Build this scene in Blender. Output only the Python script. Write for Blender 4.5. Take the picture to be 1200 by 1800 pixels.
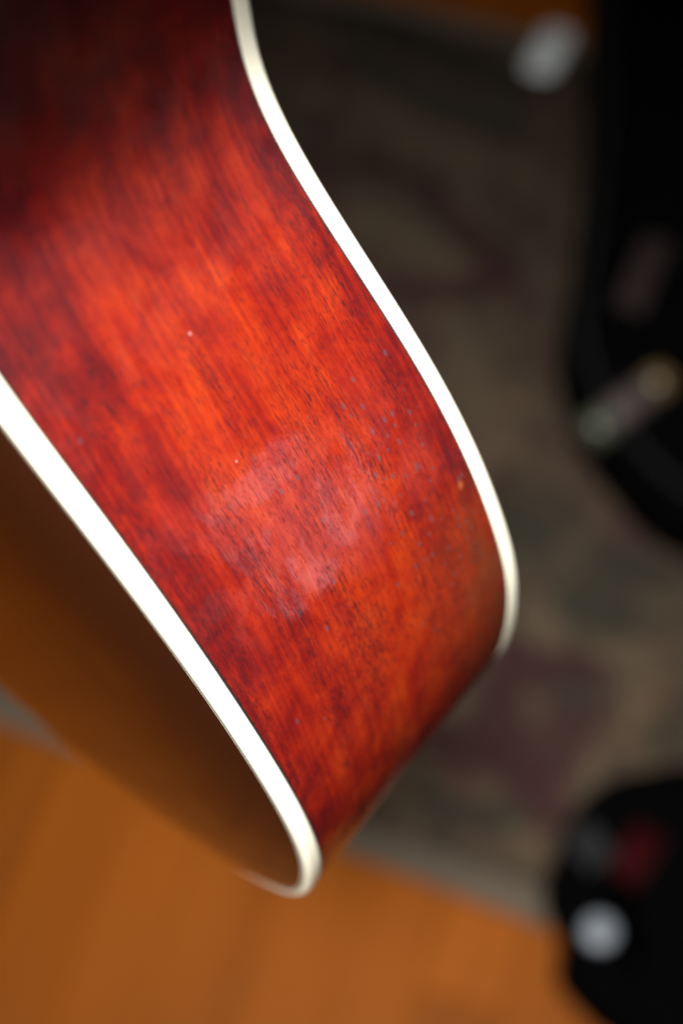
import bpy, bmesh, math, random
from mathutils import Vector, Matrix
random.seed(7)
for o in list(bpy.data.objects):
    bpy.data.objects.remove(o, do_unlink=True)
SC = bpy.context.scene
COL = SC.collection

# ------------------------------------------------------------------ camera, world, lights, exposure
# The guitar stands upright: u = metres down the body axis (0 at the neck block), n = metres out from the
# centre line towards the side we look at, z = metres from the back towards the soundboard.
S = 0.90                       # true size of the body
CAM_H = 1.55                   # camera height over the floor
PH, ROLL, ZC, N0 = 0.35986732, 2.35159660, 0.18, 0.312
A0 = math.radians(-67)
AX = Vector((math.cos(A0), math.sin(A0), 0)); NN = Vector((math.sin(-A0), math.cos(A0), 0)); ZZ = Vector((0, 0, 1))
FW = Vector((0, -math.cos(PH), -math.sin(PH)))
hor = (FW - AX * FW.dot(AX)).normalized()
EZ = -AX; EY = hor; EX = EY.cross(EZ)
def W3(v):                      # fit-frame direction -> world direction
    return Vector((v.dot(EX), v.dot(EY), v.dot(EZ)))
U_, N_, Z_ = W3(AX), W3(NN), W3(ZZ)
CAM = Vector((0, 0, CAM_H))
def B(u, h, z):                 # body coordinates -> world
    return CAM + S * (U_ * u + N_ * (h - N0) + Z_ * (z - ZC))
Dn = Vector((0, math.sin(PH), -math.cos(PH))); Rt = Dn.cross(FW)
cR, sR = math.cos(ROLL), math.sin(ROLL)
r_ = W3(Rt * cR + Dn * sR); d_ = W3(-Rt * sR + Dn * cR); f_ = W3(FW)
cd = bpy.data.cameras.new('camera'); cam = bpy.data.objects.new('camera', cd); COL.objects.link(cam)
M = Matrix.Identity(4)
for i in range(3):
    M[i][0] = r_[i]; M[i][1] = -d_[i]; M[i][2] = -f_[i]; M[i][3] = CAM[i]
cam.matrix_world = M
cd.sensor_fit = 'VERTICAL'; cd.sensor_height = 36; cd.sensor_width = 24; cd.lens = 50
cd.clip_start = 0.02; cd.clip_end = 100
cd.dof.use_dof = True; cd.dof.focus_distance = 0.372 * S; cd.dof.aperture_fstop = 4.4
SC.camera = cam

world = bpy.data.worlds.new('World'); SC.world = world; world.use_nodes = True
wb = world.node_tree.nodes['Background']
wb.inputs[0].default_value = (1.0, 0.88, 0.78, 1); wb.inputs[1].default_value = 0.05

def area(name, loc, target, sx, sy, power, color):
    l = bpy.data.lights.new(name, 'AREA'); l.shape = 'RECTANGLE'; l.size = sx; l.size_y = sy
    l.energy = power; l.color = color
    o = bpy.data.objects.new(name, l); COL.objects.link(o); o.location = loc
    o.rotation_euler = (Vector(target) - Vector(loc)).to_track_quat('-Z', 'Y').to_euler()
    return o
GC = B(.33, .17, .06)
area('ceiling_window_light', GC + Vector((-.035, -.310, .95)).normalized() * 2.2, GC, 0.42, 0.42, 15.0, (1.0, 0.985, 0.95)).data.spread = math.radians(42)
area('side_window_light', (1.805, -.695, 1.09), GC, 0.18, 0.80, 1.15, (0.72, 0.83, 1.0))

SC.view_settings.view_transform = 'Standard'; SC.view_settings.look = 'None'
SC.view_settings.exposure = 0; SC.view_settings.gamma = 1
SC.render.engine = 'CYCLES'
try:
    SC.cycles.use_denoising = True
    SC.cycles.max_bounces = 8
except Exception: pass

# ------------------------------------------------------------------ helpers
def link(name, me, mat=None, parent=None, smooth=True):
    o = bpy.data.objects.new(name, me); COL.objects.link(o)
    if mat: me.materials.append(mat)
    if smooth:
        for p in me.polygons: p.use_smooth = True
    if parent: o.parent = parent
    return o
def tag(o, label=None, cat=None, group=None, kind=None):
    if label: o['label'] = label
    if cat: o['category'] = cat
    if group: o['group'] = group
    if kind: o['kind'] = kind
    return o
def empty(name, loc, rz=0):
    o = bpy.data.objects.new(name, None); COL.objects.link(o); o.location = loc; o.rotation_euler = (0, 0, rz)
    o.empty_display_size = .05
    return o
def pydata(name, V, F):
    me = bpy.data.meshes.new(name); me.from_pydata([tuple(v) for v in V], [], F); me.validate(); me.update(); return me

class NT:
    """small node-tree helper"""
    def __init__(s, name):
        s.m = bpy.data.materials.new(name); s.m.use_nodes = True
        s.t = s.m.node_tree; s.b = s.t.nodes['Principled BSDF']
    def n(s, typ, ins=None, **kw):
        x = s.t.nodes.new(typ)
        for k, v in kw.items(): setattr(x, k, v)
        for k, v in (ins or {}).items():
            if hasattr(v, 'links') or isinstance(v, bpy.types.NodeSocket): s.t.links.new(v, x.inputs[k])
            else: x.inputs[k].default_value = v
        return x
    def math(s, op, a, b=0.0, c=None, clamp=False):
        ins = {0: a, 1: b}
        if c is not None: ins[2] = c
        return s.n('ShaderNodeMath', ins, operation=op, use_clamp=clamp).outputs[0]
    def ramp(s, fac, stops, interp='LINEAR'):
        x = s.n('ShaderNodeValToRGB', {0: fac}); cr = x.color_ramp; cr.interpolation = interp
        while len(cr.elements) > 1: cr.elements.remove(cr.elements[-1])
        for i, (p, c) in enumerate(stops):
            e = cr.elements[0] if i == 0 else cr.elements.new(p)
            e.position = p
            e.color = (c, c, c, 1) if isinstance(c, (int, float)) else (*c, 1)
        return x.outputs[0]
    def mix(s, fac, a, b, mode='MIX'):
        x = s.n('ShaderNodeMix', data_type='RGBA', blend_type=mode)
        for k, v in ((0, fac), (6, a), (7, b)):
            if isinstance(v, bpy.types.NodeSocket): s.t.links.new(v, x.inputs[k])
            elif isinstance(v, (tuple, list)): x.inputs[k].default_value = (*v, 1)
            else: x.inputs[k].default_value = v
        return x.outputs[2]
    def scale(s, vec, sc, loc=(0, 0, 0), rot=(0, 0, 0)):
        return s.n('ShaderNodeMapping', {0: vec, 1: loc, 2: rot, 3: sc}).outputs[0]
    def noise(s, vec, scale=1, detail=2, rough=.5, dist=0, out=0):
        return s.n('ShaderNodeTexNoise', {'Vector': vec, 'Scale': scale, 'Detail': detail, 'Roughness': rough, 'Distortion': dist}).outputs[out]
    def set(s, **kw):
        for k, v in kw.items():
            key = k.replace('_', ' ')
            i = s.b.inputs[key]
            if isinstance(v, bpy.types.NodeSocket): s.t.links.new(v, i)
            elif isinstance(v, tuple) and len(v) == 3: i.default_value = (*v, 1)
            else: i.default_value = v
        return s.m
def plain(name, col, rough=.5, **kw):
    t = NT(name); co = t.n('ShaderNodeTexCoord').outputs['Object']
    nz = t.noise(co, 60, 4, .6)
    c = t.mix(t.ramp(nz, [(.3, 0), (.7, 1)]), tuple(x * .86 for x in col), tuple(min(1, x * 1.1) for x in col))
    rr = t.math('MULTIPLY_ADD', t.noise(co, 140, 3), .25, rough - .12, clamp=True)
    return t.set(Base_Color=c, Roughness=rr, **kw)

# ------------------------------------------------------------------ materials of the guitar
def mat_rim():
    t = NT('red_stained_mahogany')
    uv = t.n('ShaderNodeUVMap', uv_map='UVMap').outputs[0]
    # slight wander of the grain
    wv = t.noise(t.scale(uv, (14, 20, 1)), 1, 2, .5, 0, 1)
    wob = t.n('ShaderNodeVectorMath', {0: wv, 1: (.5, .5, .5)}, operation='SUBTRACT').outputs[0]
    wob = t.n('ShaderNodeVectorMath', {0: wob, 1: (.002, .005, 0)}, operation='MULTIPLY').outputs[0]
    P = t.n('ShaderNodeVectorMath', {0: uv, 1: wob}, operation='ADD').outputs[0]
    P = t.scale(P, (1, 1, 1), rot=(0, 0, math.radians(-4)))
    # figure: long streaks along the grain with a soft cloudy mottle over them
    f1 = t.noise(t.scale(P, (15, 70, 1), (1.3, .2, 0)), 1, 4, .55, .4)
    f2 = t.noise(t.scale(P, (75, 95, 1), (4.1, 2.2, 0)), 1, 4, .6, .3)
    st = t.noise(t.scale(P, (13, 680, 1)), 1, 3, .6)
    fig = t.math('ADD', t.math('MULTIPLY_ADD', f1, .26, .055), t.math('ADD', t.math('MULTIPLY', f2, .40), t.math('MULTIPLY', st, .24)))
    # the stain is sprayed darker and more crimson towards both edges
    e1 = t.ramp(t.n('ShaderNodeSeparateXYZ', {0: uv}).outputs[1], [(0, .10), (.012, .035), (.03, 0), (.054, 0), (.076, .06), (.09, .13)])
    waist_shade = t.ramp(t.n('ShaderNodeSeparateXYZ', {0: uv}).outputs[0], [(.29, .13), (.335, .05), (.37, 0)])  # shade at the waist, put into the stain colour
    fig = t.math('SUBTRACT', fig, t.math('ADD', e1, waist_shade))
    col = t.ramp(fig, [(.30, (.060, .0026, .0036)), (.39, (.120, .0048, .0032)), (.465, (.188, .0092, .0026)), (.54, (.248, .0175, .0026)), (.63, (.288, .0280, .0040))])
    # fine fibres
    fib = t.noise(t.scale(P, (45, 2600, 1)), 1, 3, .65)
    col = t.mix(t.ramp(fib, [(.38, .50), (.56, 0)]), col, t.mix(.55, col, (.06, .003, .004)))
    # open pores: short dark dashes along the grain, of many lengths, in drifts
    drift = t.ramp(t.noise(t.scale(P, (16, 75, 1), (7, 3, 0)), 1, 4, .65), [(.34, 0), (.66, 1)])
    thr = t.math('SUBTRACT', .685, t.math('MULTIPLY', drift, .115))
    pores = None
    for sx, sy, lx, dt, gain in ((250, 3600, 3, 0, 24), (110, 3000, 13, .005, 22), (420, 3900, 21, .0, 24)):
        po = t.noise(t.scale(P, (sx, sy, 1), (lx, 9, 0)), 1, 1.2, .5)
        pm = t.math('MULTIPLY', t.math('SUBTRACT', po, t.math('ADD', thr, dt)), gain, clamp=True)
        pores = pm if pores is None else t.math('MAXIMUM', pores, pm)
    col = t.mix(t.math('MULTIPLY', pores, .80), col, (.020, .0045, .007))
    # grey filled pores, denser on the bout next to the back
    sep = t.n('ShaderNodeSeparateXYZ', {0: uv})
    vo = t.n('ShaderNodeTexVoronoi', {'Vector': t.scale(P, (300, 560, 1)), 'Scale': 1.0, 'Randomness': 1.0})
    spot = t.math('LESS_THAN', vo.outputs['Distance'], .29)
    rnd = t.n('ShaderNodeSeparateColor', {0: vo.outputs['Color']}).outputs[0]
    band = t.math('MULTIPLY', t.ramp(sep.outputs[1], [(.002, 0), (.008, 1), (.026, 1), (.038, 0)]), t.ramp(sep.outputs[0], [(.385, 0), (.41, 1), (.455, 1), (.478, 0)]))
    dens = t.ramp(t.noise(t.scale(P, (24, 40, 1), (2.2, 5.7, 0)), 1, 2), [(.50, .0), (.72, .06)])
    dens = t.math('ADD', dens, t.math('MULTIPLY', band, .42))
    gsp = t.math('MULTIPLY', spot, t.math('LESS_THAN', rnd, dens))
    col = t.mix(t.math('MULTIPLY', gsp, .6), col, (.060, .034, .044))
    for bx, by, br in ((.4365, .0045, .0013),):
        q = t.n('ShaderNodeVectorMath', {0: t.scale(uv, (.7, 1, 1)), 1: (bx * .7, by, 0)}, operation='DISTANCE').outputs['Value']
        q = t.math('ADD', q, t.math('MULTIPLY', t.math('SUBTRACT', t.noise(t.scale(P, (700, 700, 1)), 1, 2), .5), .0012))
        col = t.mix(t.math('MULTIPLY', t.math('SUBTRACT', br, q), 1300, clamp=True), col, (.24, .055, .018))
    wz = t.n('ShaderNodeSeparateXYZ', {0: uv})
    brown_tint = t.math('MULTIPLY', t.ramp(wz.outputs[1], [(.006, 1), (.034, 0)]), t.ramp(t.math('MULTIPLY', wz.outputs[0], 1.0), [(TINT0, 0), (TINT0 + .05, 1), (TINT0 + .11, 1), (TINT0 + .16, 0)]))  # brown tint on the lower bout, fading away from the back edge
    brown_tint = t.math('MULTIPLY', brown_tint, t.ramp(t.noise(t.scale(P, (50, 170, 1), (8, 4, 0)), 1, 4, .6), [(.32, .25), (.6, .8)]))
    col = t.mix(brown_tint, col, (.115, .030, .010))
    # bare worn flecks and dust
    vo2 = t.n('ShaderNodeTexVoronoi', {'Vector': t.scale(P, (110, 150, 1), (.3, .7, 0)), 'Scale': 1.0})
    rn2 = t.n('ShaderNodeSeparateColor', {0: vo2.outputs['Color']}).outputs[1]
    dust = t.math('MULTIPLY', t.math('LESS_THAN', vo2.outputs['Distance'], .055), t.math('LESS_THAN', rn2, .07))
    col = t.mix(t.math('MULTIPLY', dust, .5), col, (.34, .27, .27))
    # dull hazy rub marks in the lacquer
    rub = t.noise(t.scale(P, (46, 52, 1), (.4, .9, 0)), 1, 5, .6, .9)
    rough = t.math('ADD', t.ramp(rub, [(.43, .08), (.49, .12), (.54, .22)]), t.ramp(sep.outputs[0], [(.298, 0), (.312, .22), (.345, .22), (.375, 0)]))   # rougher in the waist, so the side light reflects weakly there
    fine = t.noise(t.scale(P, (900, 900, 1)), 1, 3, .6)
    peel = t.noise(t.scale(P, (190, 190, 1)), 1, 3, .55)
    hgt = t.math('ADD', t.math('MULTIPLY', pores, -.35), t.math('ADD', t.math('MULTIPLY', fine, .10), t.math('ADD', t.math('MULTIPLY', peel, .5), t.math('MULTIPLY', t.noise(t.scale(P, (60, 75, 1), (5, 1, 0)), 1, 2, .5), 2.2))))
    bp = t.n('ShaderNodeBump', {'Strength': .22, 'Distance': .0004, 'Height': hgt}).outputs[0]
    t.t.links.new(bp, t.b.inputs['Normal']); t.t.links.new(bp, t.b.inputs['Coat Normal'])
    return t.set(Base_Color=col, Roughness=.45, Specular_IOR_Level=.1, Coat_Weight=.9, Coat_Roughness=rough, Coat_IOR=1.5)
def mat_top():
    t = NT('sunburst_spruce')
    ed = t.n('ShaderNodeAttribute', attribute_name='edge').outputs['Fac']
    co = t.n('ShaderNodeTexCoord').outputs['Object']
    col = t.ramp(t.math('MULTIPLY', ed, 6.0), [(0, (.028, .0075, .0028)), (.2, (.036, .0080, .0022)), (.5, (.050, .0080, .0016)), (.98, (.078, .0095, .0012))])
    gr = t.noise(t.scale(co, (300, 300, 4)), 1, 3, .6)
    col = t.mix(t.ramp(gr, [(.4, .22), (.6, 0)]), col, t.mix(.5, col, (.02, .006, .003)))
    vo = t.n('ShaderNodeTexVoronoi', {'Vector': t.scale(co, (210, 210, 210)), 'Scale': 1.0})
    rn = t.n('ShaderNodeSeparateColor', {0: vo.outputs['Color']})
    near = t.ramp(t.math('MULTIPLY', ed, 20.0), [(0, .13), (.6, .02)])
    dust = t.math('MULTIPLY', t.math('LESS_THAN', vo.outputs['Distance'], t.math('MULTIPLY', rn.outputs[0], .09)), t.math('LESS_THAN', rn.outputs[1], near))
    col = t.mix(t.math('MULTIPLY', dust, .8), col, (.55, .47, .36))
    rough = t.math('ADD', t.math('MULTIPLY', dust, .5), .07)
    return t.set(Base_Color=col, Roughness=rough, IOR=1.5, Coat_Weight=.3, Coat_Roughness=.03)
def mat_binding():
    t = NT('cream_celluloid')
    co = t.n('ShaderNodeTexCoord').outputs['Object']
    nz = t.noise(co, 22, 4, .6)
    c = t.mix(t.ramp(nz, [(.35, 0), (.7, 1)]), (.86, .83, .69), (.80, .75, .56))
    b = t.n('ShaderNodeBump', {'Strength': .12, 'Distance': .0003, 'Height': t.noise(co, 700, 2)}).outputs[0]
    t.t.links.new(b, t.b.inputs['Normal'])
    return t.set(Base_Color=c, Roughness=.32)
TINT0 = .425                     # metres of rim from the neck block to where the brown tint starts
RIM, TOP, BIND = mat_rim(), mat_top(), mat_binding()
BLACKLINE = plain('black_purfling', (.012, .011, .012), .35)
WHITELINE = plain('ivory_purfling', (.72, .68, .54), .35)

# ------------------------------------------------------------------ floor of narrow boards
def mat_plank():
    t = NT('orange_oak_board')
    co = t.n('ShaderNodeTexCoord').outputs['Object']
    inf = t.n('ShaderNodeObjectInfo').outputs['Random']
    off = t.n('ShaderNodeCombineXYZ', {0: t.math('MULTIPLY', inf, 37.0), 1: t.math('MULTIPLY', inf, 11.0), 2: 0.0}).outputs[0]
    P = t.n('ShaderNodeVectorMath', {0: co, 1: off}, operation='ADD').outputs[0]
    g1 = t.noise(t.scale(P, (1.6, 34, 1)), 1, 4, .6, .6)
    g2 = t.noise(t.scale(P, (9, 260, 1)), 1, 3, .6)
    col = t.ramp(t.math('ADD', t.math('MULTIPLY', g1, .7), t.math('MULTIPLY', g2, .3)), [(.25, (.100, .0235, .0012)), (.5, (.143, .0360, .0016)), (.75, (.18, .0475, .0024))])
    tone = t.math('MULTIPLY_ADD', inf, .26, .87)
    col = t.mix(1.0, col, t.n('ShaderNodeCombineColor', {0: tone, 1: tone, 2: tone}).outputs[0], 'MULTIPLY')
    b = t.n('ShaderNodeBump', {'Strength': .2, 'Distance': .001, 'Height': g2}).outputs[0]
    t.t.links.new(b, t.b.inputs['Normal'])
    return t.set(Base_Color=col, Roughness=t.math('MULTIPLY_ADD', g1, .2, .42), Specular_IOR_Level=.06)
PLANK = mat_plank()
SUB = plain('dark_subfloor', (.03, .018, .01), .9)
fl = link('floor', pydata('floor', [(-3, -2, -.02), (4, -2, -.02), (4, 4, -.02), (-3, 4, -.02)], [(0, 1, 2, 3)]), SUB, smooth=False)
tag(fl, 'orange wooden board floor', None, None, 'structure')
def board_mesh(L, Wd):
    bm = bmesh.new(); bmesh.ops.create_cube(bm, size=1)
    bmesh.ops.scale(bm, vec=(L, Wd, .018), verts=bm.verts)
    bmesh.ops.bevel(bm, geom=[e for e in bm.edges if e.verts[0].co.z > 0 and e.verts[1].co.z > 0], offset=.0008, segments=1, affect='EDGES')
    me = bpy.data.meshes.new('plank'); bm.to_mesh(me); bm.free(); me.materials.append(PLANK); return me
BW, BL = .092, 1.15
bme = board_mesh(BL - .0008, BW - .0006)
FANG = math.radians(68)         # boards run away from the camera, a little to the right
fc, fs = math.cos(FANG), math.sin(FANG)
for j in range(-20, 21):
    sh = random.uniform(0, BL)
    for i in range(-2, 4):
        a = i * BL + sh - .6; bb = j * BW
        x = .1 + a * fc - bb * fs; y = .85 + a * fs + bb * fc
        if not (-1.6 < x < 2.0 and -1.1 < y < 3.2): continue
        o = bpy.data.objects.new('plank', bme); COL.objects.link(o); o.parent = fl
        o.location = (x, y, -.009); o.rotation_euler = (0, 0, FANG)


# ------------------------------------------------------------------ rug (a runner lying askew on the boards)
RUG_A = math.radians(-26.0)
RUG_O = (.62, .87, 0)
MOTIFS = [
 ('dark', .04, [(-.896, .621), (-.745, .577), (-.606, .546)]), ('dark', .03, [(-.5, .58), (.2, .57), (.9, .58)]),
 ('beige', .035, [(-.234, -.43), (-.21, -.443)]), ('beige', .04, [(-.689, .228), (-.606, .191)]),
 ('beige', .035, [(-.81, .451), (-.72, .406), (-.606, .385)]), ('beige', .03, [(-.53, .07), (-.44, -.055)]),
 ('beige', .02, [(-.359, -.439), (-.332, -.437)]), ('beige', .03, [(-.304, -.285), (-.282, -.31)]), ('beige', .025, [(-.2, -.303), (-.157, -.31)]),
 ('maroon', .026, [(-.839, .292), (-.756, .335), (-.669, .316), (-.597, .261), (-.51, .203), (-.527, .156), (-.638, .115)]),
 ('maroon', .034, [(-.236, -.347), (-.31, -.356), (-.309, -.443), (-.235, -.46), (-.221, -.395)]),
 ('maroon', .03, [(-.357, -.484), (-.281, -.484), (-.217, -.517)]), ('maroon', .02, [(-.513, .213), (-.473, .152)]),
 ('maroon', .03, [(0, .3), (.15, .1), (0, -.1), (-.1, .1), (0, .3)]), ('maroon', .03, [(.5, .3), (.7, .1), (.5, -.2), (.4, .1), (.5, .3)]),
 ('green', .04, [(-.396, -.184), (-.344, -.183)]), ('green', .035, [(-.264, -.254), (-.213, -.26)]), ('green', .018, [(-.231, -.373), (-.223, -.377)]),
 ('green', .016, [(-.354, -.548), (-.3, -.549), (-.248, -.543)]), ('green', .03, [(-.858, .525), (-.708, .473), (-.58, .467)]),
 ('green', .03, [(-.245, -.197), (-.183, -.191)]), ('green', .03, [(.3, .4), (.6, .42)]), ('green', .03, [(.1, -.4), (.5, -.45)]),
]
RUGCOL = {'dark': (.018, .015, .012), 'beige': (.062, .044, .028), 'maroon': (.024, .0088, .0088), 'green': (.019, .0185, .0125)}
def mat_rug():
    t = NT('woven_wool_rug')
    co = t.n('ShaderNodeTexCoord').outputs['Object']
    wv = t.noise(co, 14, 3, .6, 0, 1)
    wob = t.n('ShaderNodeVectorMath', {0: t.n('ShaderNodeVectorMath', {0: wv, 1: (.5, .5, .5)}, operation='SUBTRACT').outputs[0], 1: (.05, .05, 0)}, operation='MULTIPLY').outputs[0]
    P = t.n('ShaderNodeVectorMath', {0: co, 1: wob}, operation='ADD').outputs[0]
    sp = t.n('ShaderNodeSeparateXYZ', {0: P}); X, Y = sp.outputs[0], sp.outputs[1]
    col = t.ramp(t.noise(co, 7, 4, .65), [(.32, (.031, .022, .0138)), (.5, (.044, .031, .020)), (.7, (.054, .039, .026))])
    mo = t.noise(co, 30, 4, .7, .5)
    col = t.mix(t.ramp(mo, [(.40, .75), (.50, 0)]), col, (.016, .0125, .010))
    col = t.mix(t.ramp(t.noise(co, 22, 3, .6, .4), [(.52, 0), (.64, .7)]), col, (.085, .056, .032))
    col = t.mix(t.ramp(t.noise(t.scale(co, (1, 1, 1), (3, 5, 0)), 17, 3, .6, .6), [(.54, 0), (.64, .6)]), col, (.036, .012, .014))
    for key, w, pts in MOTIFS:
        dmin = None
        for (ax, ay), (bx, by) in zip(pts[:-1], pts[1:]):
            dx, dy = bx - ax, by - ay; L2 = dx * dx + dy * dy + 1e-9
            k = t.math('ADD', t.math('MULTIPLY', t.math('SUBTRACT', X, ax), dx / L2), t.math('MULTIPLY', t.math('SUBTRACT', Y, ay), dy / L2), clamp=True)
            ex = t.math('SUBTRACT', X, t.math('MULTIPLY_ADD', k, dx, ax)); ey = t.math('SUBTRACT', Y, t.math('MULTIPLY_ADD', k, dy, ay))
            dd = t.math('SQRT', t.math('ADD', t.math('MULTIPLY', ex, ex), t.math('MULTIPLY', ey, ey)))
            dmin = dd if dmin is None else t.math('MINIMUM', dmin, dd)
        fac = t.math('MULTIPLY', t.math('SUBTRACT', w * 1.15, dmin), 1 / (w * .5), clamp=True)
        col = t.mix(t.math('MULTIPLY', fac, .85), col, RUGCOL[key])
    tuft = t.noise(co, 420, 3, .6)
    col = t.mix(t.ramp(tuft, [(.35, .35), (.6, 0)]), col, t.mix(.6, col, (.02, .016, .014)))
    b = t.n('ShaderNodeBump', {'Strength': .8, 'Distance': .003, 'Height': tuft}).outputs[0]
    t.t.links.new(b, t.b.inputs['Normal'])
    return t.set(Base_Color=col, Roughness=.95, Specular_IOR_Level=.1)
def slab(name, outline, prof, mat, parent=None, centre=None):
    """soft slab: outline (list of x,y) swept up through prof [(inset, z)...], closed on top and below"""
    n = len(outline); V = []; F = []
    P = [Vector(p) for p in outline]
    nor = []
    for i in range(n):
        tg = (P[(i + 1) % n] - P[i - 1]).normalized(); nor.append(Vector((-tg.y, tg.x)))
    for ins, z in prof:
        for i in range(n):
            q = P[i] + nor[i] * ins; V.append((q.x, q.y, z))
    m = len(prof)
    for k in range(m - 1):
        for i in range(n):
            j = (i + 1) % n; F.append((k * n + i, k * n + j, (k + 1) * n + j, (k + 1) * n + i))
    F.append(tuple(range((m - 1) * n, m * n))); F.append(tuple(reversed(range(n))))
    return link(name, pydata(name, V, F), mat, parent)
def rrect(x0, x1, y0, y1, r, k=6):
    o = []
    for cx, cy, a in ((x1 - r, y1 - r, 0), (x0 + r, y1 - r, 90), (x0 + r, y0 + r, 180), (x1 - r, y0 + r, 270)):
        for i in range(k + 1):
            t = math.radians(a + 90 * i / k); o.append((cx + r * math.cos(t), cy + r * math.sin(t)))
    return o
def smooth_poly(pts, k=8):
    n = len(pts); out = []
    for i in range(n):
        p0, p1, p2, p3 = (Vector(pts[(i + j - 1) % n]) for j in range(4))
        for s_ in range(k):
            t = s_ / k
            out.append(tuple(.5 * ((2 * p1) + (p2 - p0) * t + (2 * p0 - 5 * p1 + 4 * p2 - p3) * t * t + (3 * p1 - p0 - 3 * p2 + p3) * t ** 3)))
    return out
rug = empty('rug', RUG_O, RUG_A)
tag(rug, 'worn patterned brown and maroon rug with a pale tan edge on the floor', 'rug')
slab('pile', rrect(-1.1, 1.1, -.598, .640, .01, 2), [(0, .0005), (0, .007), (.003, .010)], mat_rug(), rug)
TAN = plain('tan_rug_edging', (.056, .041, .027), .95)
slab('edging', rrect(-1.1, 1.1, -.640, -.599, .012, 3), [(0, .0005), (0, .006), (.004, .0105)], TAN, rug)
slab('edging', rrect(-1.1, 1.1, .641, .672, .012, 3), [(0, .0005), (0, .006), (.004, .0105)], TAN, rug)

# ------------------------------------------------------------------ dark soft goods on the rug
BLACK = plain('black_nylon', (.0008, .0008, .0009), .95, Specular_IOR_Level=.012)
BLACK2 = plain('black_webbing', (.008, .007, .007), .8, Specular_IOR_Level=.2)
ZIP = plain('dark_zip', (.008, .008, .008), .6, Specular_IOR_Level=.1)
bag = empty('gig_bag', (.60, 1.35, .0106))
tag(bag, 'large black padded instrument bag lying on the rug', 'bag')
out = [(.48, 1.92), (.437, 1.71), (.388, 1.43), (.336, 1.22), (.300, 1.10), (.294, 1.0), (.322, .895), (.395, .79), (.56, .73), (.74, .80), (.86, 1.0), (.93, 1.35), (.97, 1.7), (.96, 2.02), (.84, 2.16), (.62, 2.12)]
out = smooth_poly([(x - .60, y - 1.35) for x, y in out][::1])
if sum(a[0] * b[1] - b[0] * a[1] for a, b in zip(out, out[1:] + out[:1])) < 0: out.reverse()
slab('body', out, [(.03, 0), (.008, .014), (0, .04), (0, .075), (.012, .098), (.04, .112), (.09, .118)], BLACK, bag)
def strip(name, pts, w, th, mat, parent):
    V = []; F = []
    P = [Vector(p) for p in pts]
    for i, p in enumerate(P):
        tg = (P[min(i + 1, len(P) - 1)] - P[max(i - 1, 0)]).normalized(); sd = tg.cross(Vector((0, 0, 1))).normalized() * w / 2
        up = sd.cross(tg).normalized() * th
        V += [p - sd, p + sd, p + sd + up, p - sd + up]
    for i in range(len(P) - 1):
        a = i * 4
        for k in range(4):
            F.append((a + k, a + (k + 1) % 4, a + 4 + (k + 1) % 4, a + 4 + k))
    F += [(3, 2, 1, 0), tuple(len(V) - 4 + k for k in range(4))]
    return link(name, pydata(name, V, F), mat, parent, smooth=False)
zp = [(x * .93 + .005, y * .95, .1115) for x, y in out]
strip('zip', zp + zp[:1], .008, .002, ZIP, bag)
strip('handle', [(-.06, -.05, .116), (-.05, -.04, .14), (.0, 0, .15), (.05, .04, .14), (.06, .05, .116)], .03, .006, BLACK2, bag)
strip('strap', [(-.222, -.258, .1185), (-.210, -.237, .1245), (-.192, -.203, .1265), (-.174, -.172, .1245), (-.162, -.150, .1195)], .036, .003, plain('faded_brown_strap', (.016, .0105, .010), .8, Specular_IOR_Level=.08), bag)

case = empty('accessory_case', (.40, .37, 0))
tag(case, 'large black case at the rug edge with a red pull strap', 'case')
co_ = [(.262, .500), (.211, .462), (.196, .430), (.176, .392), (.188, .345), (.178, .312), (.196, .280), (.228, .248), (.33, .18), (.46, .02), (.58, -.22), (.80, -.40), (1.20, -.42), (1.42, -.22), (1.44, .16), (1.28, .40), (.90, .49), (.56, .515), (.36, .51)]  # unseen far end stretched out so the guitar's waist reflects black
co_ = smooth_poly([(x - .40, y - .37) for x, y in co_])
if sum(a[0] * b[1] - b[0] * a[1] for a, b in zip(co_, co_[1:] + co_[:1])) < 0: co_.reverse()
slab('body', co_, [(.02, .0106), (.004, .016), (0, .03), (.0, .075)], BLACK, case)
slab('lid', co_, [(-.002, .0765), (-.002, .092), (.010, .106), (.04, .112), (.07, .114)], BLACK, case)
strip('pull_strap', [(-.150, .020, .1145), (-.142, .030, .123), (-.132, .042, .127), (-.122, .054, .123), (-.114, .064, .1145)], .034, .004, plain('red_strap', (.015, .0005, .0008), .8, Specular_IOR_Level=.04), case)
strip('patch', [(-.188, .075, .1125), (-.180, .058, .116), (-.168, .035, .116)], .035, .002, plain('grey_patch', (.010, .010, .0105), .8, Specular_IOR_Level=.05), case)

# small things lying about
def lathe(name, prof, mat, parent=None, seg=28):
    V = []; F = []
    for r, z in prof:
        for i in range(seg):
            a = 2 * math.pi * i / seg; V.append((r * math.cos(a), r * math.sin(a), z))
    for k in range(len(prof) - 1):
        for i in range(seg):
            j = (i + 1) % seg; F.append((k * seg + i, k * seg + j, (k + 1) * seg + j, (k + 1) * seg + i))
    F.append(tuple(range((len(prof) - 1) * seg, len(prof) * seg))); F.append(tuple(reversed(range(seg))))
    return link(name, pydata(name, V, F), mat, parent)
WHITE = plain('white_plastic', (.12, .135, .155), .45)
cap = lathe('bottle_cap', [(.0155, 0), (.0165, .002), (.0165, .010), (.0155, .0125), (.011, .014), (.004, .0142)], WHITE)
cap.location = (.2165, .338, .112)
tag(cap, 'round white plastic cap lying on the black accessory case', 'cap')
card = slab('hang_tag', rrect(-.024, .024, -.056, .056, .018, 6), [(0, 0), (0, .0016), (.0008, .0024)], plain('white_card', (.46, .49, .50), .6))
card.location = (.379, 1.692, .0110); card.rotation_euler = (0, 0, math.radians(-30))
tag(card, 'pale oval card lying on the rug beside the black bag', 'tag')
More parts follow.
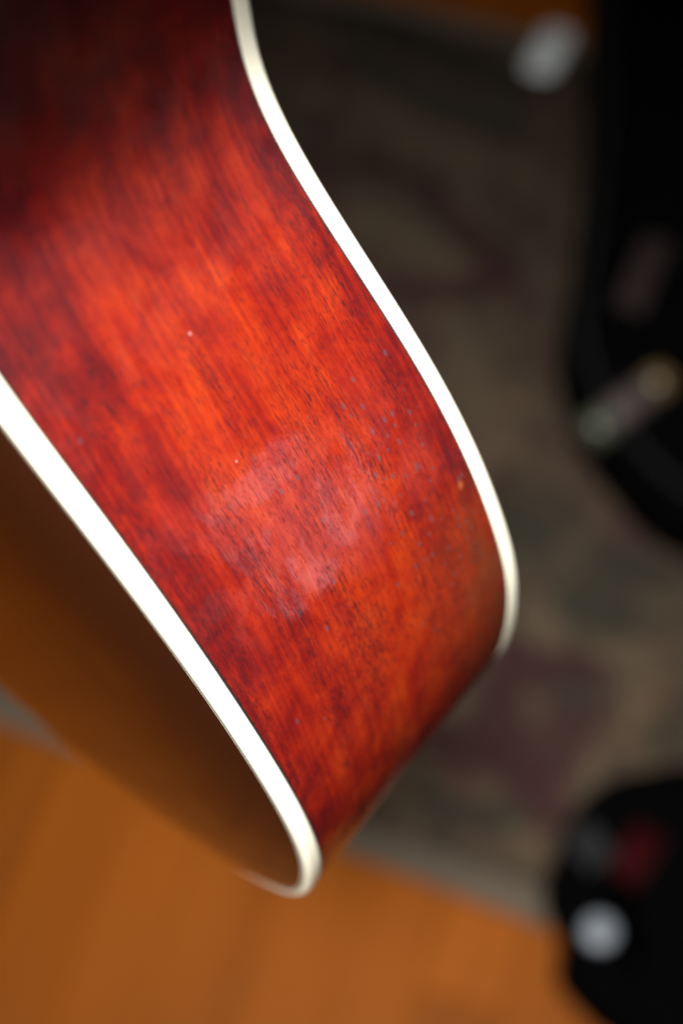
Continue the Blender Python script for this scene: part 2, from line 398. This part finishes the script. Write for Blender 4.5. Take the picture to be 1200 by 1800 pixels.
tube = empty('tube', (.372, 1.005, .0))
tube.location = (.335, .930, .146); tube.rotation_euler = (0, math.radians(90), math.radians(34.5))
tag(tube, 'small tube with green end and gold cap at the black bag edge', 'tube')
lathe('body', [(.019, -.020), (.020, -.018), (.020, .045), (.016, .050)], plain('pinkish_grey_plastic', (.050, .038, .036), .4), tube)
lathe('green_end', [(.012, -.050), (.021, -.047), (.0215, -.0205)], plain('green_plastic', (.040, .046, .027), .4), tube)
lathe('cap', [(.0165, .0505), (.019, .052), (.019, .076), (.014, .079)], plain('gold_cap', (.085, .054, .02), .35), tube)
paper = slab('folded_paper', rrect(-.11, .11, -.06, .06, .004, 2), [(0, .0008), (0, .003), (.001, .005)], plain('pale_paper', (.24, .20, .15), .8))
paper.location = (-.562, .885, 0); paper.rotation_euler = (0, 0, math.radians(-38))
tag(paper, 'pale folded paper on the floor behind the guitar', 'paper')

# ------------------------------------------------------------------ the guitar
UH = [(.0, .0, .0), (.002, .04, .04), (.012, .085, .085), (.035, .137, .137), (.068, .155, .155), (.105, .145, .145), (.14, .1285, .1285), (.17, .1195, .1195),  # upper bout, out of view, widened to shade the waist
      (.195, .1165, .1165), (.22, .1152, .1150), (.236, .1180, .1159), (.252, .1250, .1215), (.268, .1355, .1315), (.284, .1472, .1437), (.300, .1584, .1561),
      (.316, .1684, .1672), (.332, .1773, .1763), (.348, .1851, .1836), (.364, .1920, .1894), (.380, .1978, .1941), (.396, .2023, .1975), (.412, .2051, .1991),
      (.430, .2062, .1993), (.452, .2045, .1980), (.478, .1995, .194), (.505, .186, .182), (.530, .163, .160), (.555, .128, .126), (.575, .085, .083), (.586, .042, .041), (.589, 0, 0)]
D0, TAU, UT, BH = .100, .05, .414, .0056
def zback(u): return -TAU * (u - UT)
def half_curve(col, k=14):
    P = [Vector((a[0], a[col])) for a in UH]
    P = [Vector((P[1].x, -P[1].y))] + P + [Vector((P[-2].x, -P[-2].y))]
    out = []
    for i in range(1, len(P) - 2):
        p0, p1, p2, p3 = P[i - 1], P[i], P[i + 1], P[i + 2]
        # centripetal spacing keeps the bends free of ripples
        t0 = 0; t1 = (p1 - p0).length ** .5; t2 = t1 + (p2 - p1).length ** .5; t3 = t2 + (p3 - p2).length ** .5
        for s_ in range(k):
            t = t1 + (t2 - t1) * s_ / k
            a1 = p0 * ((t1 - t) / (t1 - t0)) + p1 * ((t - t0) / (t1 - t0)); a2 = p1 * ((t2 - t) / (t2 - t1)) + p2 * ((t - t1) / (t2 - t1)); a3 = p2 * ((t3 - t) / (t3 - t2)) + p3 * ((t - t2) / (t3 - t2))
            b1 = a1 * ((t2 - t) / (t2 - t0)) + a2 * ((t - t0) / (t2 - t0)); b2 = a2 * ((t3 - t) / (t3 - t1)) + a3 * ((t - t1) / (t3 - t1))
            out.append(b1 * ((t2 - t) / (t2 - t1)) + b2 * ((t - t1) / (t2 - t1)))
    out.append(P[-2])
    for _ in range(60):     # fair the curve
        out = [out[0]] + [out[i] * .5 + (out[i - 1] + out[i + 1]) * .25 for i in range(1, len(out) - 1)] + [out[-1]]
    return out
def closed(col):
    h = half_curve(col)
    return h + [Vector((p.x, -p.y)) for p in reversed(h[1:-1])]
CT, CB = closed(1), closed(2)
NP = len(CT); NH = (NP + 2) // 2
def normals(C):
    r = []
    for i in range(NP):
        tg = (C[(i + 1) % NP] - C[i - 1]).normalized(); r.append(Vector((-tg.y, tg.x)))
    return r                      # outward
NTp, NBk = normals(CT), normals(CB)
ARC = [0]
for i in range(NP): ARC.append(ARC[-1] + (CT[(i + 1) % NP] - CT[i]).length * S)
BASE = B(.589, 0, .05)
def L3(u, h, z): return B(u, h, z) - BASE
guitar = empty('guitar', BASE)
tag(guitar, 'acoustic guitar body with red mahogany sides, cream binding and glossy dark sunburst face', 'guitar')
def ring(name, rows, mat, uv=False, close=False):
    """rows: list of functions i -> (u,h,z); builds a closed band round the body"""
    V = [L3(*f(i)) for f in rows for i in range(NP)]; F = []
    m = len(rows)
    for k in range(m if close else m - 1):
        k2 = (k + 1) % m
        for i in range(NP):
            j = (i + 1) % NP; F.append((k * NP + i, k * NP + j, k2 * NP + j, k2 * NP + i))
    me = bpy.data.meshes.new(name); me.from_pydata(V, [], F)
    if uv:
        ul = me.uv_layers.new(name='UVMap')
        for p in me.polygons:
            k, i = divmod(p.index, NP)
            cor = {k * NP + i: (ARC[i], k / (m - 1)), k * NP + (i + 1) % NP: (ARC[i + 1], k / (m - 1)), (k + 1) * NP + (i + 1) % NP: (ARC[i + 1], (k + 1) / (m - 1)), (k + 1) * NP + i: (ARC[i], (k + 1) / (m - 1))}
            for li in p.loop_indices:
                a, w = cor[me.loops[li].vertex_index]; ul.data[li].uv = (a, w * D0 * S)
    me.update()
    return link(name, me, mat, guitar)
def side_pt(i, w, off=0.0):        # w: 0 at the back binding, 1 at the top binding
    a, b = CB[i], CT[i]
    na, nb = NBk[i], NTp[i]
    q = a.lerp(b, w) + na.lerp(nb, w) * off
    return (q.x, q.y, zback(a.x) * (1 - w) + D0 * w)
PL = .0007                        # black line between wood and binding
w1 = PL / D0
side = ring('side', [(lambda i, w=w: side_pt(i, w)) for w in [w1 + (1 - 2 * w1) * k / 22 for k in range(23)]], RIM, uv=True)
ring('inlay_line', [lambda i: side_pt(i, -.002, -.0006), lambda i: side_pt(i, -.0005, -.00012), lambda i: side_pt(i, w1 + .0005, -.00012), lambda i: side_pt(i, w1 + .002, -.0006)], BLACKLINE)
ring('inlay_line', [lambda i: side_pt(i, 1 - w1 - .002, -.0006), lambda i: side_pt(i, 1 - w1 - .0005, -.00012), lambda i: side_pt(i, 1.0005, -.00012), lambda i: side_pt(i, 1.002, -.0006)], BLACKLINE)
def bind_rows(C, Nn, zf, sgn):
    """cross-section of a binding strip: up the side, rounded over the edge, in on the face"""
    R = .0020; prof = [(-.0022, 0.0), (0.0, 0.0), (.00012, .0004)]
    prof += [(.00015, BH * f) for f in (.25, .5, BH and (BH - R) / BH)]
    for a in range(15, 91, 15):
        t = math.radians(a); prof.append((.00015 - R + R * math.cos(t), BH - R + R * math.sin(t)))
    prof += [(-.0025, BH - .0001), (-.0027, BH - .0008)]
    def row(off, dz):
        def f(i):
            q = C[i] + Nn[i] * off
            return (q.x, q.y, zf(C[i].x) + sgn * dz)
        return f
    rows = [row(o, d) for o, d in prof]
    return rows if sgn > 0 else rows[::-1]
ring('binding', bind_rows(CT, NTp, lambda u: D0, 1), BIND)
ring('binding', bind_rows(CB, NBk, zback, -1), BIND)
def face_row(off, dz):
    def f(i):
        q = CT[i] + NTp[i] * off
        return (q.x, q.y, D0 + BH + dz)
    return f
ring('purfling', [face_row(-.00242, -.0004), face_row(-.00242, .00002), face_row(-.00295, .00002), face_row(-.00295, -.0004)], BLACKLINE)
ring('purfling', [face_row(-.00297, -.0004), face_row(-.00297, .00003), face_row(-.0034, .00003), face_row(-.0034, -.0004)], WHITELINE)
ring('purfling', [face_row(-.00342, -.0004), face_row(-.00342, .00002), face_row(-.0038, .00002), face_row(-.0038, -.0004)], BLACKLINE)
def plate(name, C, Nn, zf, sgn, mat, rise):
    inset = [C[i] - Nn[i] * .0036 for i in range(NP)]
    NL = 40; V = []; F = []; E = []
    for i in range(NH):
        a = inset[i]; b = inset[(NP - i) % NP]
        for k in range(NL + 1):
            c = .5 - .5 * math.cos(math.pi * k / NL)
            q = a.lerp(b, c)
            V.append(q); 
    pts = [inset[i] for i in range(0, NP, 4)]
    import numpy as np
    A = np.array([(q.x, q.y) for q in V]); Bp = np.array([(q.x, q.y) for q in inset])
    dist = np.empty(len(A))
    for s0 in range(0, len(A), 2000):
        dist[s0:s0 + 2000] = np.sqrt(((A[s0:s0 + 2000, None] - Bp[None]) ** 2).sum(2)).min(1)
    VV = [L3(q.x, q.y, zf(q.x) + sgn * (BH + rise * (1 - math.exp(-d / .024)))) for q, d in zip(V, dist)]
    for i in range(NH - 1):
        for k in range(NL):
            a = i * (NL + 1) + k; f = (a, a + NL + 1, a + NL + 2, a + 1)
            F.append(f if sgn > 0 else f[::-1])
    me = bpy.data.meshes.new(name); me.from_pydata(VV, [], F); me.update()
    at = me.attributes.new('edge', 'FLOAT', 'POINT'); at.data.foreach_set('value', [float(d) for d in dist])
    return link(name, me, mat, guitar)
plate('soundboard', CT, NTp, lambda u: D0, 1, TOP, .0095)
plate('back', CB, NBk, zback, -1, TOP, .004)
